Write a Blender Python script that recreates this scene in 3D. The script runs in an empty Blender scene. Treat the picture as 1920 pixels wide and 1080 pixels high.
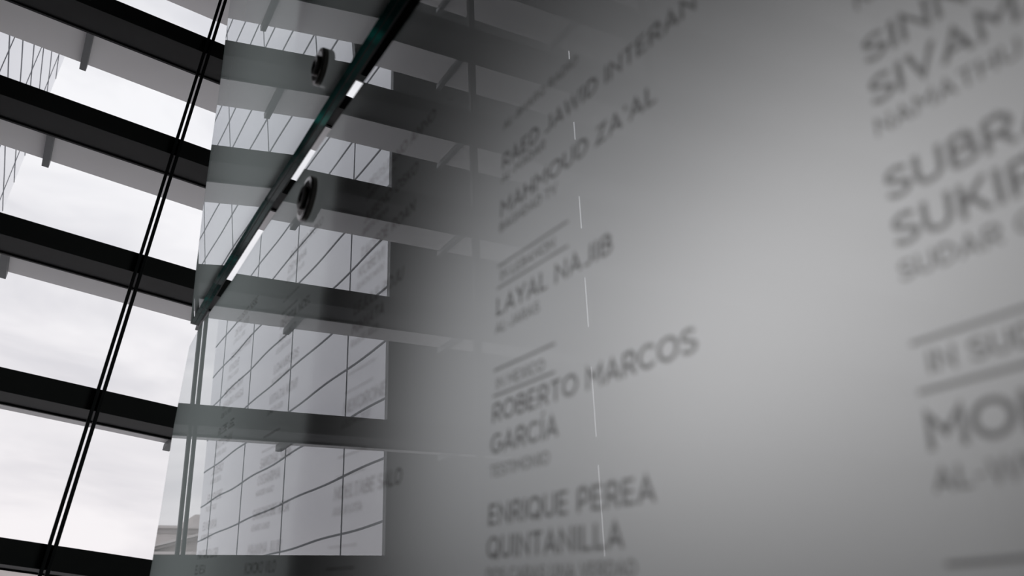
import bpy, bmesh, math, random
from mathutils import Vector, Matrix
random.seed(7)
sc = bpy.context.scene
col = sc.collection
EYE = 1.6                                   # camera height above the floor

# ------------------------------------------------------------------ camera
cd = bpy.data.cameras.new('camera'); cam = bpy.data.objects.new('camera', cd); col.objects.link(cam)
cd.sensor_width = 36.0
cd.lens = 36.0 * 1607.7 / 1920.0
cd.clip_start = 0.02; cd.clip_end = 500
right = Vector((0.854352, -0.511566, 0.091557)); down = Vector((0.291912, 0.326627, -0.898945)); fwd = Vector((0.429964, 0.794743, 0.428386))
M = Matrix((right, -down, -fwd)).transposed().to_4x4()
M.translation = Vector((0, 0, EYE)); cam.matrix_world = M
cd.dof.use_dof = True; cd.dof.focus_distance = 5.0; cd.dof.aperture_fstop = 3.7
sc.camera = cam

# ------------------------------------------------------------------ overcast sky
w = bpy.data.worlds.new('overcast_sky'); sc.world = w; w.use_nodes = True
nt = w.node_tree; nt.nodes.clear()
def N(t, **k):
    n = nt.nodes.new(t)
    for a, b in k.items(): setattr(n, a, b)
    return n
L = lambda a, b: nt.links.new(a, b)
out = N('ShaderNodeOutputWorld'); bg = N('ShaderNodeBackground'); tc = N('ShaderNodeTexCoord')
mp = N('ShaderNodeMapping'); mp.inputs['Scale'].default_value = (1.6, 1.6, 5.5)
n1 = N('ShaderNodeTexNoise'); n1.inputs['Scale'].default_value = 2.3; n1.inputs['Detail'].default_value = 6; n1.inputs['Roughness'].default_value = .55; n1.inputs['Distortion'].default_value = .5
cr = N('ShaderNodeValToRGB'); e = cr.color_ramp.elements
e[0].position = .34; e[0].color = (.74, .745, .79, 1); e[1].position = .62; e[1].color = (.95, .95, .98, 1)
sx = N('ShaderNodeSeparateXYZ')
hr = N('ShaderNodeMapRange'); hr.inputs['From Min'].default_value = -.03; hr.inputs['From Max'].default_value = .0
hz = N('ShaderNodeMapRange'); hz.inputs['From Min'].default_value = .0; hz.inputs['From Max'].default_value = .5
mw = N('ShaderNodeMix', data_type='RGBA'); mw.inputs[6].default_value = (1.0, .955, .94, 1); mw.inputs[7].default_value = (1.0, 1.0, 1.0, 1)
mul = N('ShaderNodeMix', data_type='RGBA', blend_type='MULTIPLY'); mul.inputs[0].default_value = 1
gm = N('ShaderNodeMix', data_type='RGBA'); gm.inputs[6].default_value = (.30, .30, .30, 1)
L(tc.outputs['Generated'], mp.inputs[0]); L(mp.outputs[0], n1.inputs[0]); L(n1.outputs[0], cr.inputs[0])
L(tc.outputs['Generated'], sx.inputs[0]); L(sx.outputs[2], hr.inputs[0]); L(sx.outputs[2], hz.inputs[0])
L(hz.outputs[0], mw.inputs[0]); L(cr.outputs[0], mul.inputs[6]); L(mw.outputs[2], mul.inputs[7])
L(hr.outputs[0], gm.inputs[0]); L(mul.outputs[2], gm.inputs[7]); L(gm.outputs[2], bg.inputs[0])
bg.inputs[1].default_value = 1.0; L(bg.outputs[0], out.inputs[0])

# ------------------------------------------------------------------ added unseen lights behind the names glass, supplying its glow
def area(name, loc, rot, sx_, sy_, watts, colr=(1, 1, 1)):
    l = bpy.data.lights.new(name, 'AREA'); l.shape = 'RECTANGLE'; l.size = sx_; l.size_y = sy_; l.energy = watts; l.color = colr
    o = bpy.data.objects.new(name, l); col.objects.link(o); o.location = loc; o.rotation_euler = rot; return o
# aimed towards -X, onto the back of the frosted pane
area('added_backlight', (0.60, 0.34, EYE + 0.265), (0, math.radians(90), 0), 0.16, 0.36, .43, (1, .985, .985))
area('added_backlight', (0.68, 0.74, EYE + 0.34), (0, math.radians(90), 0), 0.32, 0.42, .58, (.975, .98, 1))
area('added_backlight', (1.05, 2.55, EYE + 1.10), (0, math.radians(90), 0), 2.6, 1.0, 5.6, (.88, 1, .985))

sc.view_settings.view_transform = 'Standard'; sc.view_settings.look = 'None'
sc.view_settings.exposure = 0.0; sc.view_settings.gamma = 1.0; sc.view_settings.use_curve_mapping = False

# ------------------------------------------------------------------ materials
def mat(name, base, rough=.5, metal=0, ior=1.45, noise=None, spec=.5):
    m = bpy.data.materials.new(name); m.use_nodes = True; t = m.node_tree; b = t.nodes['Principled BSDF']
    b.inputs['Base Color'].default_value = (*base, 1); b.inputs['Roughness'].default_value = rough
    b.inputs['Metallic'].default_value = metal; b.inputs['IOR'].default_value = ior; b.inputs['Specular IOR Level'].default_value = spec
    if noise:
        s, amt = noise
        n = t.nodes.new('ShaderNodeTexNoise'); n.inputs['Scale'].default_value = s; n.inputs['Detail'].default_value = 5
        tcn = t.nodes.new('ShaderNodeTexCoord'); t.links.new(tcn.outputs['Object'], n.inputs[0])
        r = t.nodes.new('ShaderNodeMapRange'); r.inputs['To Min'].default_value = 1 - amt; r.inputs['To Max'].default_value = 1 + amt
        v = t.nodes.new('ShaderNodeVectorMath'); v.operation = 'SCALE'; v.inputs[0].default_value = base
        t.links.new(n.outputs[0], r.inputs[0]); t.links.new(r.outputs[0], v.inputs['Scale']); t.links.new(v.outputs[0], b.inputs['Base Color'])
    return m
M_black = mat('black_painted_steel', (.010, .010, .011), .55, noise=(30, .25), spec=.3)
M_beam = mat('dark_window_beam_paint', (.022, .021, .021), .6, noise=(12, .15), spec=.35)
M_bracket = mat('dark_grey_bracket', (.16, .165, .17), .5, noise=(20, .1))
M_louver = mat('light_grey_louver', (.86, .84, .84), .6, noise=(8, .03))
M_floor = mat('grey_terrazzo', (.22, .21, .20), .4, noise=(60, .3))
M_wall = mat('grey_plaster', (.20, .20, .20), .8, noise=(5, .06))
M_ceil = mat('dark_ceiling_paint', (.12, .12, .12), .8, noise=(5, .06))
M_stone = mat('dark_stone_cladding', (.10, .105, .105), .7, noise=(3, .15))
M_rib = mat('pale_metal_rib', (.45, .46, .47), .4, .2, noise=(15, .1))
M_slit = mat('bright_metal_joint', (.9, .9, .9), .3, 0, noise=(15, .03))
M_facade = mat('pale_reflective_curtain_wall', (.76, .765, .80), .10, .65, 1.5, noise=(.6, .03))
M_joint = mat('grey_facade_joint', (.20, .215, .235), .6, noise=(10, .1))
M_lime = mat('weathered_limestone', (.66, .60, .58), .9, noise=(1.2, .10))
M_lime_d = mat('limestone_painted_shade', (.46, .41, .40), .9, noise=(1.2, .12))  # darker copy of the limestone, shade under mouldings put into its colour
M_street = mat('pale_paving', (.60, .59, .59), .9, noise=(1, .1))
M_bolt = mat('dark_stainless_fitting', (.11, .10, .095), .16, .95, noise=(60, .2))
M_chan = mat('dark_anodised_channel', (.02, .022, .023), .4, .5, noise=(20, .2))
M_baffle = mat('dark_baffle_finish', (.02, .02, .02), .7, noise=(10, .2))  # only on the added baffles that shade the glass

# glass edge: dark teal with light glints painted in as brighter shards
M_edge = mat('teal_glass_edge', (.006, .045, .043), .12, 0, 1.52)
t = M_edge.node_tree; b = t.nodes['Principled BSDF']
tcn = t.nodes.new('ShaderNodeTexCoord'); mpn = t.nodes.new('ShaderNodeMapping'); mpn.inputs['Scale'].default_value = (1, 3.2, 30)
nn = t.nodes.new('ShaderNodeTexNoise'); nn.inputs['Scale'].default_value = 1.7; nn.inputs['Detail'].default_value = 2
rr = t.nodes.new('ShaderNodeValToRGB'); el = rr.color_ramp.elements
el[0].position = .40; el[0].color = (.006, .035, .034, 1); el[1].position = .72; el[1].color = (.02, .60, .50, 1)
x_ = el.new(.58); x_.color = (.008, .095, .085, 1)
t.links.new(tcn.outputs['Object'], mpn.inputs[0]); t.links.new(mpn.outputs[0], nn.inputs[0]); t.links.new(nn.outputs[0], rr.inputs[0]); t.links.new(rr.outputs[0], b.inputs['Base Color'])

def schlick(t, f0, power):
    """mirror weight that rises toward grazing view, the same from both sides of the sheet"""
    lw = t.nodes.new('ShaderNodeLayerWeight'); lw.inputs[0].default_value = .5
    p = t.nodes.new('ShaderNodeMath'); p.operation = 'POWER'; p.inputs[1].default_value = power
    q = t.nodes.new('ShaderNodeMapRange'); q.inputs['To Min'].default_value = f0; q.inputs['To Max'].default_value = 1
    t.links.new(lw.outputs['Facing'], p.inputs[0]); t.links.new(p.outputs[0], q.inputs[0]); return q.outputs[0]
def mirror(t, tint=(1, 1, 1)):
    gl = t.nodes.new('ShaderNodeBsdfGlossy'); gl.inputs['Roughness'].default_value = 0; gl.inputs['Color'].default_value = (*tint, 1); return gl.outputs[0]
def frosted(name, f0, power, diff, trans, transw, tint=(1, 1, 1)):
    m = bpy.data.materials.new(name); m.use_nodes = True; t = m.node_tree; t.nodes.clear()
    o = t.nodes.new('ShaderNodeOutputMaterial')
    df = t.nodes.new('ShaderNodeBsdfDiffuse'); df.inputs[0].default_value = (*diff, 1)
    tr = t.nodes.new('ShaderNodeBsdfTranslucent'); tr.inputs[0].default_value = (*trans, 1)
    m1 = t.nodes.new('ShaderNodeMixShader'); m1.inputs[0].default_value = transw
    t.links.new(df.outputs[0], m1.inputs[1]); t.links.new(tr.outputs[0], m1.inputs[2])
    m3 = t.nodes.new('ShaderNodeMixShader'); t.links.new(schlick(t, f0, power), m3.inputs[0]); t.links.new(m1.outputs[0], m3.inputs[1]); t.links.new(mirror(t, tint), m3.inputs[2])
    t.links.new(m3.outputs[0], o.inputs[0]); return m
def clear(name, f0, power):
    m = bpy.data.materials.new(name); m.use_nodes = True; t = m.node_tree; t.nodes.clear()
    o = t.nodes.new('ShaderNodeOutputMaterial'); tp = t.nodes.new('ShaderNodeBsdfTransparent')
    m3 = t.nodes.new('ShaderNodeMixShader'); t.links.new(schlick(t, f0, power), m3.inputs[0]); t.links.new(tp.outputs[0], m3.inputs[1]); t.links.new(mirror(t), m3.inputs[2])
    t.links.new(m3.outputs[0], o.inputs[0]); return m
M_front = frosted('frosted_memorial_glass', .08, 3.1, (.20, .215, .215), (.87, .88, .89), .72, (.97, .985, 1))
M_clear = clear('clear_glass_back', .01, 6)
M_pane = clear('window_glass', .01, 6)

# etched letters: matt, no mirror, pass about half of the glow behind them
def ink(name, diff, clear_w):
    m = bpy.data.materials.new(name); m.use_nodes = True; t = m.node_tree; t.nodes.clear()
    o = t.nodes.new('ShaderNodeOutputMaterial'); df = t.nodes.new('ShaderNodeBsdfDiffuse'); df.inputs[0].default_value = (*diff, 1)
    tp = t.nodes.new('ShaderNodeBsdfTransparent'); m1 = t.nodes.new('ShaderNodeMixShader'); m1.inputs[0].default_value = clear_w
    t.links.new(df.outputs[0], m1.inputs[1]); t.links.new(tp.outputs[0], m1.inputs[2])
    m3 = t.nodes.new('ShaderNodeMixShader'); t.links.new(schlick(t, .0, 3.3), m3.inputs[0]); t.links.new(m1.outputs[0], m3.inputs[1]); t.links.new(mirror(t), m3.inputs[2])
    t.links.new(m3.outputs[0], o.inputs[0]); return m
M_text = ink('etched_lettering', (.50, .46, .43), .34)

# ------------------------------------------------------------------ helpers
def link(name, me, m=None, parent=None, loc=None):
    o = bpy.data.objects.new(name, me); col.objects.link(o)
    if m:
        for x in (m if isinstance(m, (list, tuple)) else [m]): me.materials.append(x)
    if parent: o.parent = parent
    if loc: o.location = loc
    return o
def tag(o, label=None, cat=None, group=None, kind=None):
    if label: o['label'] = label
    if cat: o['category'] = cat
    if group: o['group'] = group
    if kind: o['kind'] = kind
    return o
def empty(name, loc, label, cat, group=None):
    o = bpy.data.objects.new(name, None); col.objects.link(o); o.location = loc; o.empty_display_size = .1
    return tag(o, label, cat, group)
def box(bm, x0, x1, y0, y1, z0, z1):
    v = [bm.verts.new((x, y, z)) for x in (x0, x1) for y in (y0, y1) for z in (z0, z1)]
    for f in ((0, 1, 3, 2), (4, 6, 7, 5), (0, 4, 5, 1), (2, 3, 7, 6), (0, 2, 6, 4), (1, 5, 7, 3)): bm.faces.new([v[i] for i in f])
def fin(bm, name, origin=(0, 0, 0), bevel=0):
    if bevel: bmesh.ops.bevel(bm, geom=list(bm.edges), offset=bevel, segments=2, affect='EDGES', profile=.5)
    bmesh.ops.recalc_face_normals(bm, faces=list(bm.faces))
    bmesh.ops.translate(bm, verts=list(bm.verts), vec=-Vector(origin))
    me = bpy.data.meshes.new(name); bm.to_mesh(me); bm.free(); return me
def boxes(name, bs, m, origin=(0, 0, 0), parent=None, bevel=0, kind=None, own=True):
    bm = bmesh.new()
    for b_ in bs: box(bm, *b_)
    o = link(name, fin(bm, name, origin, bevel), m, parent, None if parent else origin)
    if kind: o['kind'] = kind
    return o

# ------------------------------------------------------------------ room shell
XL, XR, YB, YW, ZT = -6.0, 4.2, -4.5, 4.0, 7.6
boxes('floor', [(XL - .2, XR + .2, YB - .2, YW + .2, -.2, 0)], M_floor, kind='structure')
boxes('ceiling', [(XL - .2, XR + .2, YB - .2, YW + .2, ZT, ZT + .2)], M_ceil, kind='structure')
boxes('wall_left', [(XL - .2, XL, YB - .2, YW + .2, 0, ZT)], M_wall, kind='structure')
boxes('wall_right', [(XR, XR + .2, YB - .2, YW + .2, 0, ZT)], M_wall, kind='structure')
boxes('wall_back', [(XL, XR, YB - .2, YB, 0, ZT)], M_wall, kind='structure')
boxes('window_1', [(XL, XR, 4.232, 4.240, 0, ZT)], M_pane, kind='structure')

# ------------------------------------------------------------------ window beams with outside louvers
LEV = [-1.60 + .28, -.945, -.285, .3771, 1.0313, 1.6934, 2.3465, 2.9883, 3.6198, 4.27, 4.92, 5.57]
where = {3: 'lowest of the five seen directly, at the bottom edge', 4: 'second from the bottom, running above the lowest one',
         5: 'middle one of the five seen directly', 6: 'second from the top of those seen directly',
         7: 'highest one seen directly, in the top left corner', 8: 'just above the frame, seen only reflected in the glass',
         9: 'second above the frame, faintly reflected near the top edge', 10: 'near the ceiling, next to the topmost', 11: 'topmost under the ceiling',
         2: 'just below the frame', 1: 'second below the frame', 0: 'at the floor'}
BR = [-.345 + .955 * k for k in range(-6, 5)]
for i, zr in enumerate(LEV):
    z = zr + EYE
    o = (0, 4.0, z)
    root = empty('window_beam', o, 'black window beam, ' + where[i], 'beam', 'black beams crossing the tall window')
    boxes('beam_body', [(XL, XR, 4.0, 4.20, z - .0968, z)], M_beam, o, root, bevel=.002)
    boxes('beam_lip', [(XL, XR, 4.2, 4.2155, z - .1045, z - .01)], M_black, o, root)
    lz = z - .0968 + .058
    o2 = (0, 4.25, lz)
    lv = empty('sun_louver', o2, 'light grey louver, ' + where[i], 'louver', 'light grey louvers outside the window')
    boxes('louver_blade', [(XL, XR, 4.245, 4.6044, lz, lz + .022)], M_louver, o2, lv, bevel=.002)
    first = None
    for bx_ in BR:
        if first is None:
            first = boxes('bracket', [(-.017, .017, 4.245, 4.622, lz - .034, lz - .0005)], M_bracket, o2, lv, bevel=.0015); c = first
        else:
            c = first.copy(); col.objects.link(c); c.parent = lv
        c.location = (bx_, 0, 0)

# thin double mullions
mulls = [(.205, 'thin black double mullion in front of the beams, left of the glass panels'), (-1.235, 'thin black double mullion seen only reflected in the frosted glass'),
         (1.645, 'thin black double mullion behind the glass panels'), (-2.675, 'second thin black double mullion away from the glass panels'),
         (3.085, 'thin black double mullion beside the right wall'), (-4.115, 'thin black double mullion toward the left wall'), (-5.5, 'thin black double mullion next to the left wall')]
for x, lb in mulls:
    o = (x, 3.985, 0)
    r = empty('window_mullion', o, lb, 'mullion', 'double mullions of the tall window')
    boxes('mullion_blade', [(x - .019, x - .005, 3.965, 3.999, 0, ZT)], M_black, o, r, bevel=.002)
    boxes('mullion_blade', [(x + .004, x + .019, 3.965, 3.999, 0, ZT)], M_black, o, r, bevel=.002)

# ------------------------------------------------------------------ memorial glass
class Plane:
    def __init__(s, n, g):
        s.n = Vector(n).normalized(); s.g = g / Vector(n).length
        s.y = s.n.cross(Vector((0, 1, 0))).normalized()
        if s.y.z < 0: s.y = -s.y
        s.z = -s.n; s.x = s.y.cross(s.z)
    def yz(s, Y, Z, off=0):                    # point over (Y,Z relative to the eye), off metres behind the face
        X = (s.g + off - s.n.y * Y - s.n.z * Z) / s.n.x
        return Vector((X, Y, Z + EYE))
    def ys(s, Y, S, off=0):                    # Y and height measured up the plane
        p = s.n * (s.g + off) + s.y * S
        p = p + s.x * ((Y - p.y) / s.x.y); p.z += EYE; return p
LOW = Plane((0.997211, -0.015135, 0.073083), 0.414375)
UPP = Plane((0.9919, -0.0160, 0.1257), 0.46323)
low_poly = [(-.9, -1.3), (-.9, 1.048), (1.10, 1.058), (1.66, 1.064), (2.10, 1.0486), (2.433, 1.0315), (2.89, 1.0306), (3.05, 1.005), (3.061, .789), (3.065, .716), (3.004, .4417), (2.980, .2807), (2.95, -1.3)]
upp_poly = [(-.9, 1.166), (1.219, 1.158), (1.50, 1.156), (1.841, 1.149), (2.10, 1.150), (2.734, 1.132), (3.099, 1.105), (3.132, 1.324), (3.158, 1.59), (3.153, 1.846), (3.138, 2.149), (3.155, 2.505), (3.16, 4.3), (-.9, 4.3)]
def slab(name, pl, poly, layers, mats, face_ids, origin, parent, loc=None):
    """laminated sheet: offsets `layers` behind the face, one edge band between each pair"""
    bm = bmesh.new(); n = len(poly)
    rings = [[bm.verts.new(pl.yz(Y, Z, t0)) for Y, Z in poly] for t0 in layers]
    f = bm.faces.new(rings[0]); f.material_index = face_ids[0]
    g = bm.faces.new(rings[-1][::-1]); g.material_index = face_ids[1]
    for k, (a, b_) in enumerate(zip(rings, rings[1:])):
        for i in range(n):
            q = bm.faces.new((a[i], b_[i], b_[(i + 1) % n], a[(i + 1) % n])); q.material_index = face_ids[2 + k]
    return link(name, fin(bm, name, origin), mats, parent, loc)
def panel(name, pl, poly, label, T=.0235):
    o = pl.yz(1.0, poly[0][1] if poly[0][1] < 0 else poly[0][1])
    r = empty(name, o, label, 'glass panel')
    slab('glass_pane', pl, poly, [0, .42 * T, .50 * T, .92 * T, T], [M_front, M_clear, M_edge, M_chan], [0, 1, 2, 3, 2, 3], o, r)
    return r, o
LP, LO = panel('glass_panel', LOW, low_poly, 'large frosted lower glass panel etched with rows of names', .022)
UP, UO = panel('glass_panel', UPP, upp_poly, 'upper mirror-like glass panel leaning over the names, above its green edge', .0280)
# dark channel clipped behind the upper pane's lower edge
bm = bmesh.new()
pts = [(-.9, 1.168), (1.50, 1.158), (2.10, 1.152), (2.734, 1.134), (3.05, 1.109)]
prof = [(.0282, .003), (.0282, .03), (.0322, .03), (.0322, .003)]
rows = [[bm.verts.new(UPP.yz(Y, Z + dz, off)) for off, dz in prof] for Y, Z in pts]
for a, b_ in zip(rows, rows[1:]):
    for k in range(4): bm.faces.new((a[k], a[(k + 1) % 4], b_[(k + 1) % 4], b_[k]))
bm.faces.new(rows[0]); bm.faces.new(rows[-1][::-1])
link('edge_channel', fin(bm, 'edge_channel', UO), M_chan, UP)

# round clamp bolts
def lathe(profile, m, name, pl, c, parent, origin):
    bm = bmesh.new(); S = 48; rings = []
    for r_, h in profile:
        rings.append([bm.verts.new(c + pl.x * (r_ * math.cos(2 * math.pi * k / S)) + pl.y * (r_ * math.sin(2 * math.pi * k / S)) + pl.z * h) for k in range(S)])
    for a, b_ in zip(rings, rings[1:]):
        for k in range(S): bm.faces.new((a[k], a[(k + 1) % S], b_[(k + 1) % S], b_[k]))
    bm.faces.new(rings[0][::-1]); bm.faces.new(rings[-1])
    me = fin(bm, name, origin)
    for p in me.polygons: p.use_smooth = len(p.vertices) == 4 and False
    return link(name, me, m, parent)
def bolt(pl, Y, Z, label, k):
    c = pl.yz(Y, Z)
    r = empty('clamp_bolt', c, label, 'bolt', None)
    lathe([(a_ * k, h_) for a_, h_ in [(.036, .0002), (.0385, .0015), (.0385, .0110), (.0365, .0140), (.030, .0150)]], M_bolt, 'clamp_disc', pl, c, r, c)
    lathe([(a_ * k, h_) for a_, h_ in [(.0205, .0148), (.0205, .0205), (.0190, .0220), (.010, .0220), (.0095, .0195)]], M_bolt, 'bolt_cap', pl, c, r, c)
bolt(UPP, 1.639, 1.272, 'round dark metal clamp bolt on the upper glass panel', 1.16)
bolt(LOW, 1.6475, .933, 'round dark metal clamp bolt on the lower names panel, below the green edge', 1.33)

# added unseen baffles square behind the panels, keeping window light off the glass
def baffle(label, pl, Y, z0, z1, off):
    bm = bmesh.new(); a, b_ = pl.yz(Y, z0, off), pl.yz(Y, z1, off)
    c, d = Vector((1.9, Y, b_.z)), Vector((1.9, Y, a.z)); t_ = Vector((0, .03, 0))
    f0 = [bm.verts.new(v) for v in (a, b_, c, d)]; f1 = [bm.verts.new(v + t_) for v in (a, b_, c, d)]
    bm.faces.new(f0); bm.faces.new(f1[::-1])
    for i in range(4): bm.faces.new((f0[i], f1[i], f1[(i + 1) % 4], f0[(i + 1) % 4]))
    tag(link('shading_baffle', fin(bm, 'shading_baffle', a), M_baffle, None, a), label, 'baffle')
baffle('unseen dark baffle added behind the lower names panel to shade it', LOW, 1.49, -1.58, 1.03, .05)
baffle('unseen dark baffle added behind the upper glass panel to shade it', UPP, 1.92, 1.52, 5.8, .05)

# ------------------------------------------------------------------ etched names
CAP = .0212
def arc(cx, cy, rx, ry, a0, a1, n=14):
    return [(cx + rx * math.cos(math.radians(a0 + (a1 - a0) * k / n)), cy + ry * math.sin(math.radians(a0 + (a1 - a0) * k / n))) for k in range(n + 1)]
H = .92; q_ = .08                                     # stroke centre lines run from q_ to H in a cap height of 1
def bowl(x, y0, y1, w): 
    r = (y1 - y0) / 2; return [(x, y1), (w - r, y1)] + arc(w - r, (y0 + y1) / 2, r, r, 90, -90, 10) + [(x, y0)]
S_ = [(.60, .80)] + arc(.36, .71, .25, .21, 50, 200, 9) + [(.20, .58), (.34, .52), (.50, .46)] + arc(.36, .29, .27, .21, 30, -140, 10) + [(.08, .22)]
GLY = {
 'A': (.84, [[(.08, 0), (.42, H), (.76, 0)], [(.20, .30), (.64, .30)]]), 'B': (.74, [[(.12, q_), (.12, H)], bowl(.12, .52, H, .60), bowl(.12, q_, .52, .66)]),
 'C': (.84, [arc(.46, .5, .38, .42, 42, 318, 22)]), 'D': (.82, [[(.12, q_), (.12, H)], [(.12, H), (.34, H)] + arc(.34, .5, .40, .42, 90, -90) + [(.12, q_)]]),
 'E': (.68, [[(.60, H), (.12, H), (.12, q_), (.61, q_)], [(.12, .5), (.56, .5)]]), 'F': (.64, [[(.60, H), (.12, H), (.12, 0)], [(.12, .47), (.55, .47)]]),
 'G': (.88, [arc(.46, .5, .38, .42, 45, 330, 22) + [(.79, .46), (.50, .46)]]), 'H': (.82, [[(.12, 0), (.12, 1)], [(.70, 0), (.70, 1)], [(.12, .5), (.70, .5)]]),
 'I': (.26, [[(.13, 0), (.13, 1)]]), 'J': (.62, [[(.50, 1), (.50, .30)] + arc(.28, .30, .22, .22, 0, -140, 10)]), 'K': (.76, [[(.12, 0), (.12, 1)], [(.68, 1), (.12, .36)], [(.32, .56), (.70, 0)]]),
 'L': (.62, [[(.12, 1), (.12, q_), (.58, q_)]]), 'M': (.98, [[(.12, 0), (.12, .94), (.49, .38), (.86, .94), (.86, 0)]]), 'N': (.86, [[(.12, 0), (.12, .92), (.74, .08), (.74, 1)]]),
 'O': (.94, [arc(.47, .5, .39, .42, 0, 360, 28)]), 'P': (.70, [[(.12, 0), (.12, H)], bowl(.12, .38, H, .62)]), 'Q': (.94, [arc(.47, .5, .39, .42, 0, 360, 28), [(.52, .30), (.86, -.02)]]),
 'R': (.76, [[(.12, 0), (.12, H)], bowl(.12, .42, H, .64), [(.40, .42), (.68, 0)]]), 'S': (.70, [S_]), 'T': (.70, [[(.04, H), (.66, H)], [(.35, H), (.35, 0)]]),
 'U': (.82, [[(.12, 1), (.12, .40)] + arc(.41, .38, .29, .30, 180, 360, 14) + [(.70, 1)]]), 'V': (.80, [[(.07, 1), (.40, .06), (.73, 1)]]),
 'W': (1.16, [[(.07, 1), (.32, .06), (.58, .92), (.84, .06), (1.09, 1)]]), 'X': (.78, [[(.09, 0), (.69, 1)], [(.09, 1), (.69, 0)]]), 'Y': (.76, [[(.06, 1), (.38, .44), (.70, 1)], [(.38, .46), (.38, 0)]]),
 'Z': (.72, [[(.08, H), (.62, H), (.08, q_), (.65, q_)]]), "'": (.22, [[(.11, 1), (.11, .72)]]), '-': (.42, [[(.06, .42), (.36, .42)]]), ' ': (.34, []), 'Í': (.26, [[(.13, 0), (.13, 1)], [(.10, 1.12), (.24, 1.28)]])}
def etched(s, Y, S, cap=CAP, kx=1.22, tilt=0, pl=LOW, parent=LP, org=LO, sw=.158, name='etched_name'):
    """one engraved line of capitals, as flat strokes on the face of the glass"""
    t = math.radians(tilt); dx = pl.x * math.cos(t) + pl.y * math.sin(t); dy = pl.y
    b0 = pl.ys(Y, S) + pl.z * .0006 - Vector(org)
    bm = bmesh.new(); x = 0.0; h = sw / 2
    def P(u, v): return bm.verts.new(b0 + dx * (u * cap * kx) + dy * (v * cap))
    for ch in s:
        wd, strokes = GLY[ch]
        for st in strokes:
            closed = len(st) > 5 and abs(st[0][0] - st[-1][0]) < 1e-6 and abs(st[0][1] - st[-1][1]) < 1e-6
            p = [Vector((u + x, v)) for u, v in st]; n = len(p); prev = None; first = None
            for i in range(n):
                a = p[i] - p[i - 1] if i else (p[0] - p[-2] if closed else None)
                b_ = p[i + 1] - p[i] if i < n - 1 else (p[1] - p[0] if closed else None)
                a = a if a is not None else b_; b_ = b_ if b_ is not None else a
                a = a.normalized(); b_ = b_.normalized(); m = a + b_
                m = m.normalized() if m.length > .2 else a
                nr = Vector((-m.y, m.x)); k = h / max(.42, nr.dot(Vector((-a.y, a.x))))
                cur = (P(*(p[i] + nr * k)), P(*(p[i] - nr * k)))
                if prev: bm.faces.new((prev[0], prev[1], cur[1], cur[0]))
                prev = cur
        x += wd + .05
    me = bpy.data.meshes.new(name); bm.to_mesh(me); bm.free()
    return link(name, me, M_text, parent)
def rule(Y, S, length, tilt=0, th=.0026, pl=LOW, parent=LP, org=LO):
    t = math.radians(tilt); dx = pl.x * math.cos(t) + pl.y * math.sin(t); dy = pl.y
    b0 = pl.ys(Y, S) + pl.z * .0006; bm = bmesh.new()
    p = [b0 - dy * th / 2, b0 + dx * length - dy * th / 2, b0 + dx * length + dy * th / 2, b0 + dy * th / 2]
    bm.faces.new([bm.verts.new(q) for q in p]); me = fin(bm, 'rule', org)
    return link('etched_rule', me, M_text, parent)
SM = .0125
TA = -2.1
YA = .768
for s, S, c in [('RAED JAWID INTERAN', .529, CAP), ('AL-MADAR', .511, SM), ("MAHMOUD ZA'AL", .4655, CAP), ('BAGHDAD TV', .446, SM), ('IN LEBANON', .3835, SM), ('LAYAL NAJIB', .343, CAP), ('AL-JARAS', .3225, SM),
                ('IN MEXICO', .2585, SM), ('ROBERTO MARCOS', .2235, CAP), ('GARCÍA', .1905, CAP), ('TESTIMONIO', .167, SM), ('ENRIQUE PEREA', .1195, CAP), ('QUINTANILLA', .0880, CAP), ('DOS CARAS UNA VERDAD', .0670, SM),
                ('IN NICARAGUA', .001, SM), ('ADOLFO', -.04, CAP), ('RADIO TOUR', -.062, SM), ('AL-SHARQ RADIO', .585, SM)]:
    etched(s, YA - (.006 if s.startswith('IN ') else 0), S, c, kx=1.30 if c == CAP and s[0] != 'R' or s[:3] == 'ROB' else 1.22, tilt=TA)
for S, ln in [(.4035, .144), (.3765, .144), (.281, .122), (.2525, .122), (.02, .15), (-.007, .15)]: rule(YA, S, ln, TA)
YB_ = .277
for s, S, c in [('NEWS RADIO', .402, SM), ('SINNATHAMBY', .3565, CAP), ('SIVAMAHARAJAH', .3245, CAP), ('NAMATHU EELANADU', .303, SM), ('SUBRAMANIYAM', .2565, CAP), ('SUKIRTHARAJAN', .2255, CAP), ('SUDAR OLI', .2045, SM),
                ('IN SUDAN', .1475, SM), ('MOHAMMED TAHA', .1065, CAP), ('AL-WIFAQ', .0850, SM), ('RANJITH', .424, CAP), ('IN TURKEY', .02, SM), ('HRANT', -.02, CAP)]:
    etched(s, YB_ - (.008 if s.startswith('IN ') else 0), S, c, tilt=0)
for S, ln in [(.167, .10), (.139, .10), (.0495, .12), (.012, .12)]: rule(YB_, S, ln, 0)
# further columns, too oblique to read in the photograph
rnd = random.Random(11)
syl = ['MA', 'RI', 'KO', 'LE', 'SA', 'NO', 'TA', 'DE', 'VI', 'RO', 'NE', 'HA', 'JU', 'LO', 'BE', 'AN', 'OS', 'EL']
def word(n): return ''.join(rnd.choice(syl) for _ in range(n))
for ci, Y in enumerate((1.262, 1.756, 2.25)):
    S = .74 if ci == 0 else .80
    while S > .02:
        if rnd.random() < .2:
            rule(Y, S, .12, -2.5); S -= .030
            rule(Y, S, .12, -2.5); S -= .035
        if rnd.random() < .45 and S > .1:
            etched(word(3) + ' ' + word(2), Y, S, CAP, tilt=-2.5); S -= .034
        etched(word(rnd.choice((3, 4))) + ('' if rnd.random() < .5 else ' ' + word(2)), Y, S, CAP, tilt=-2.5); S -= .022
        etched(word(3) + ' ' + word(2), Y, S, SM, tilt=-2.5); S -= .045

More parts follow.
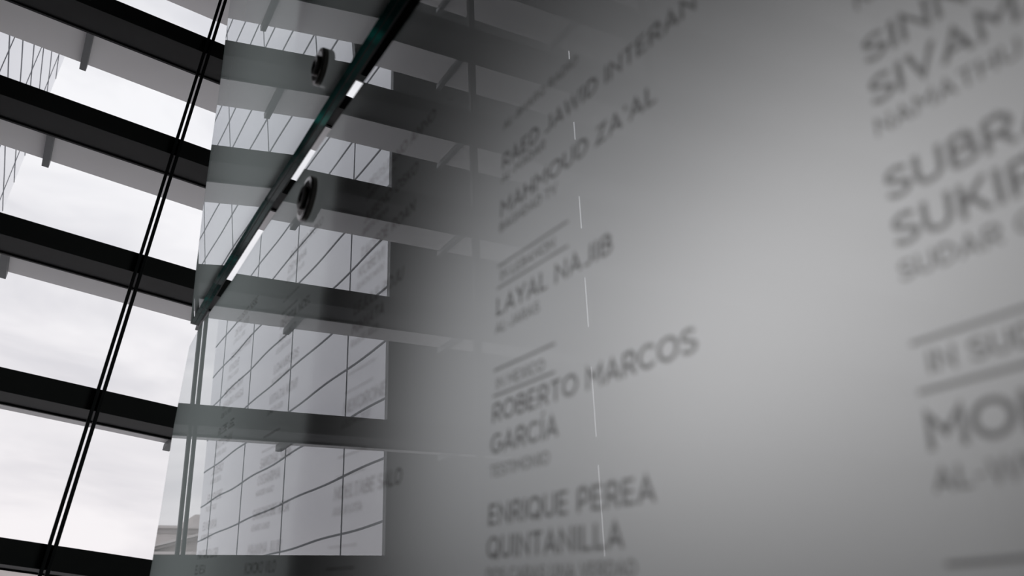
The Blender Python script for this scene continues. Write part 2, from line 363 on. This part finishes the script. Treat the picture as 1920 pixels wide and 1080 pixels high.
# ------------------------------------------------------------------ pale gridded building outside
def fx(Y): return -(2.12 - .021 * Y - .826)            # facade plane
Y0, Y1, ZF0, ZF1 = 5.21, 10.96, -11.0, 14.0
root = empty('office_building', (fx(8), 8, ZF0 + 0), 'pale glass office building with dark slanting grid lines, left outside the window', 'building')
ro = root.location.copy()
bm = bmesh.new()
P = [(fx(Y0), Y0), (fx(Y1), Y1), (fx(Y1) - 1.0, Y1 + .3), (fx(Y0) - 1.0, Y0)]
lo = [bm.verts.new((x, y, ZF0)) for x, y in P]; hi = [bm.verts.new((x, y, ZF1)) for x, y in P]
bm.faces.new(lo[::-1]); bm.faces.new(hi)
for i in range(4): bm.faces.new((lo[i], lo[(i + 1) % 4], hi[(i + 1) % 4], hi[i]))
link('curtain_wall', fin(bm, 'cw', ro), M_facade, root)
bm = bmesh.new()
def ribbon(Yf, steps, hw, off=.004):
    prev = None
    for k in range(steps + 1):
        Y = Y0 + .005 + (Y1 - Y0 - .01) * k / steps
        z = Yf(Y); x = fx(Y) + off
        cur = [bm.verts.new((x, Y, z - hw)), bm.verts.new((x, Y, z + hw)), bm.verts.new((x - off, Y, z + hw)), bm.verts.new((x - off, Y, z - hw))]
        if prev:
            for q in range(4): bm.faces.new((prev[q], prev[(q + 1) % 4], cur[(q + 1) % 4], cur[q]))
        else: bm.faces.new(cur)
        prev = cur
    bm.faces.new(prev[::-1])
PITCH = .3985; nz = 32
for k in range(-4, nz):
    z0 = EYE + .6785 + PITCH * k
    ph = rnd.uniform(0, 6.28); am = rnd.uniform(.004, .009)
    ribbon(lambda Y: z0 + am * math.sin((Y - 5.96) / 1.47 * 2 * math.pi + ph) , 64, .0070)
link('horizontal_joints', fin(bm, 'hj', ro), M_joint, root)
bm = bmesh.new()
for Y in (6.0, 7.5, 9.0, 10.4):
     x = fx(Y); box(bm, x, x + .004, Y - .0034, Y + .0034, ZF0, ZF1)
link('vertical_joints', fin(bm, 'vj', ro), M_joint, root)

# dark stone wing next to it, close outside the louvers
root = empty('stone_wing', (fx(5), 5.0, ZF0), 'dark stone-clad building wing beside the pale office building', 'building'); ro = root.location.copy()
xw = fx(5.2) + .012
boxes('stone_wall', [(-2.795, xw, 5.15, 5.205, ZF0, ZF1), (-9, -2.846, 5.15, 5.205, ZF0, ZF1)], M_stone, ro, root)
ribs = [(xw, xw + .006, 5.152 + .014 * k, 5.157 + .014 * k, ZF0, ZF1) for k in range(4)]
boxes('corner_ribs', ribs, M_rib, ro, root)

# classical stone building far down the street
root = empty('classical_building', (-6, 62.5, -11), 'distant pinkish stone classical building with cornice and pediment', 'building'); ro = root.location.copy()
Z = lambda z: z + EYE
boxes('main_block', [(-16, -4.0, 62.5, 76, -11, Z(6.35)), (-4.0, 8, 63.2, 76, -11, Z(5.0))], M_lime, ro, root)
boxes('cornice', [(-16.3, -3.7, 62.2, 76, Z(6.65), Z(6.84)), (-4.2, 8, 62.9, 76, Z(5.0), Z(5.2))], M_lime, ro, root, bevel=.03)
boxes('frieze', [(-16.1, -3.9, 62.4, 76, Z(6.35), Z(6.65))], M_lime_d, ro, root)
boxes('attic', [(-16, -9.30, 63, 74, Z(6.84), Z(7.10)), (-16, -9.62, 63.3, 74, Z(7.10), Z(7.45)), (-16, -9.80, 63.6, 74, Z(7.45), Z(7.75))], M_lime, ro, root, bevel=.03)
bm = bmesh.new()
def bar(x0, z0, x1, z1, th, ya, yb):
    v = [bm.verts.new((x, y, z)) for x, z in ((x0, z0), (x1, z1), (x1, z1 + th), (x0, z0 + th)) for y in (ya, yb)]
    for f in ((0, 2, 4, 6), (7, 5, 3, 1), (0, 1, 3, 2), (2, 3, 5, 4), (4, 5, 7, 6), (6, 7, 1, 0)): bm.faces.new([v[i] for i in f])
bar(-6.3, Z(5.2), -11.0, Z(6.45), .16, 61.6, 62.5); bar(-16.0, Z(5.2), -11.0, Z(6.45), .16, 61.6, 62.5)
bar(-6.0, Z(4.95), -16.2, Z(4.95), .16, 61.5, 62.5)
link('pediment_moulding', fin(bm, 'ped', ro), M_lime, root)
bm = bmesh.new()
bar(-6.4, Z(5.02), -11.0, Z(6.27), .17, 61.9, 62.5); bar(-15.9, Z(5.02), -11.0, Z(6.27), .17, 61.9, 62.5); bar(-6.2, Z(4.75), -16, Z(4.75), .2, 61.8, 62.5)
link('pediment_shadow_course', fin(bm, 'ped2', ro), M_lime_d, root)  # darker bars in place of the shade below the mouldings
boxes('street_paving', [(-200, 200, 4.9, 300, -11.2, -11)], M_street, kind='structure')
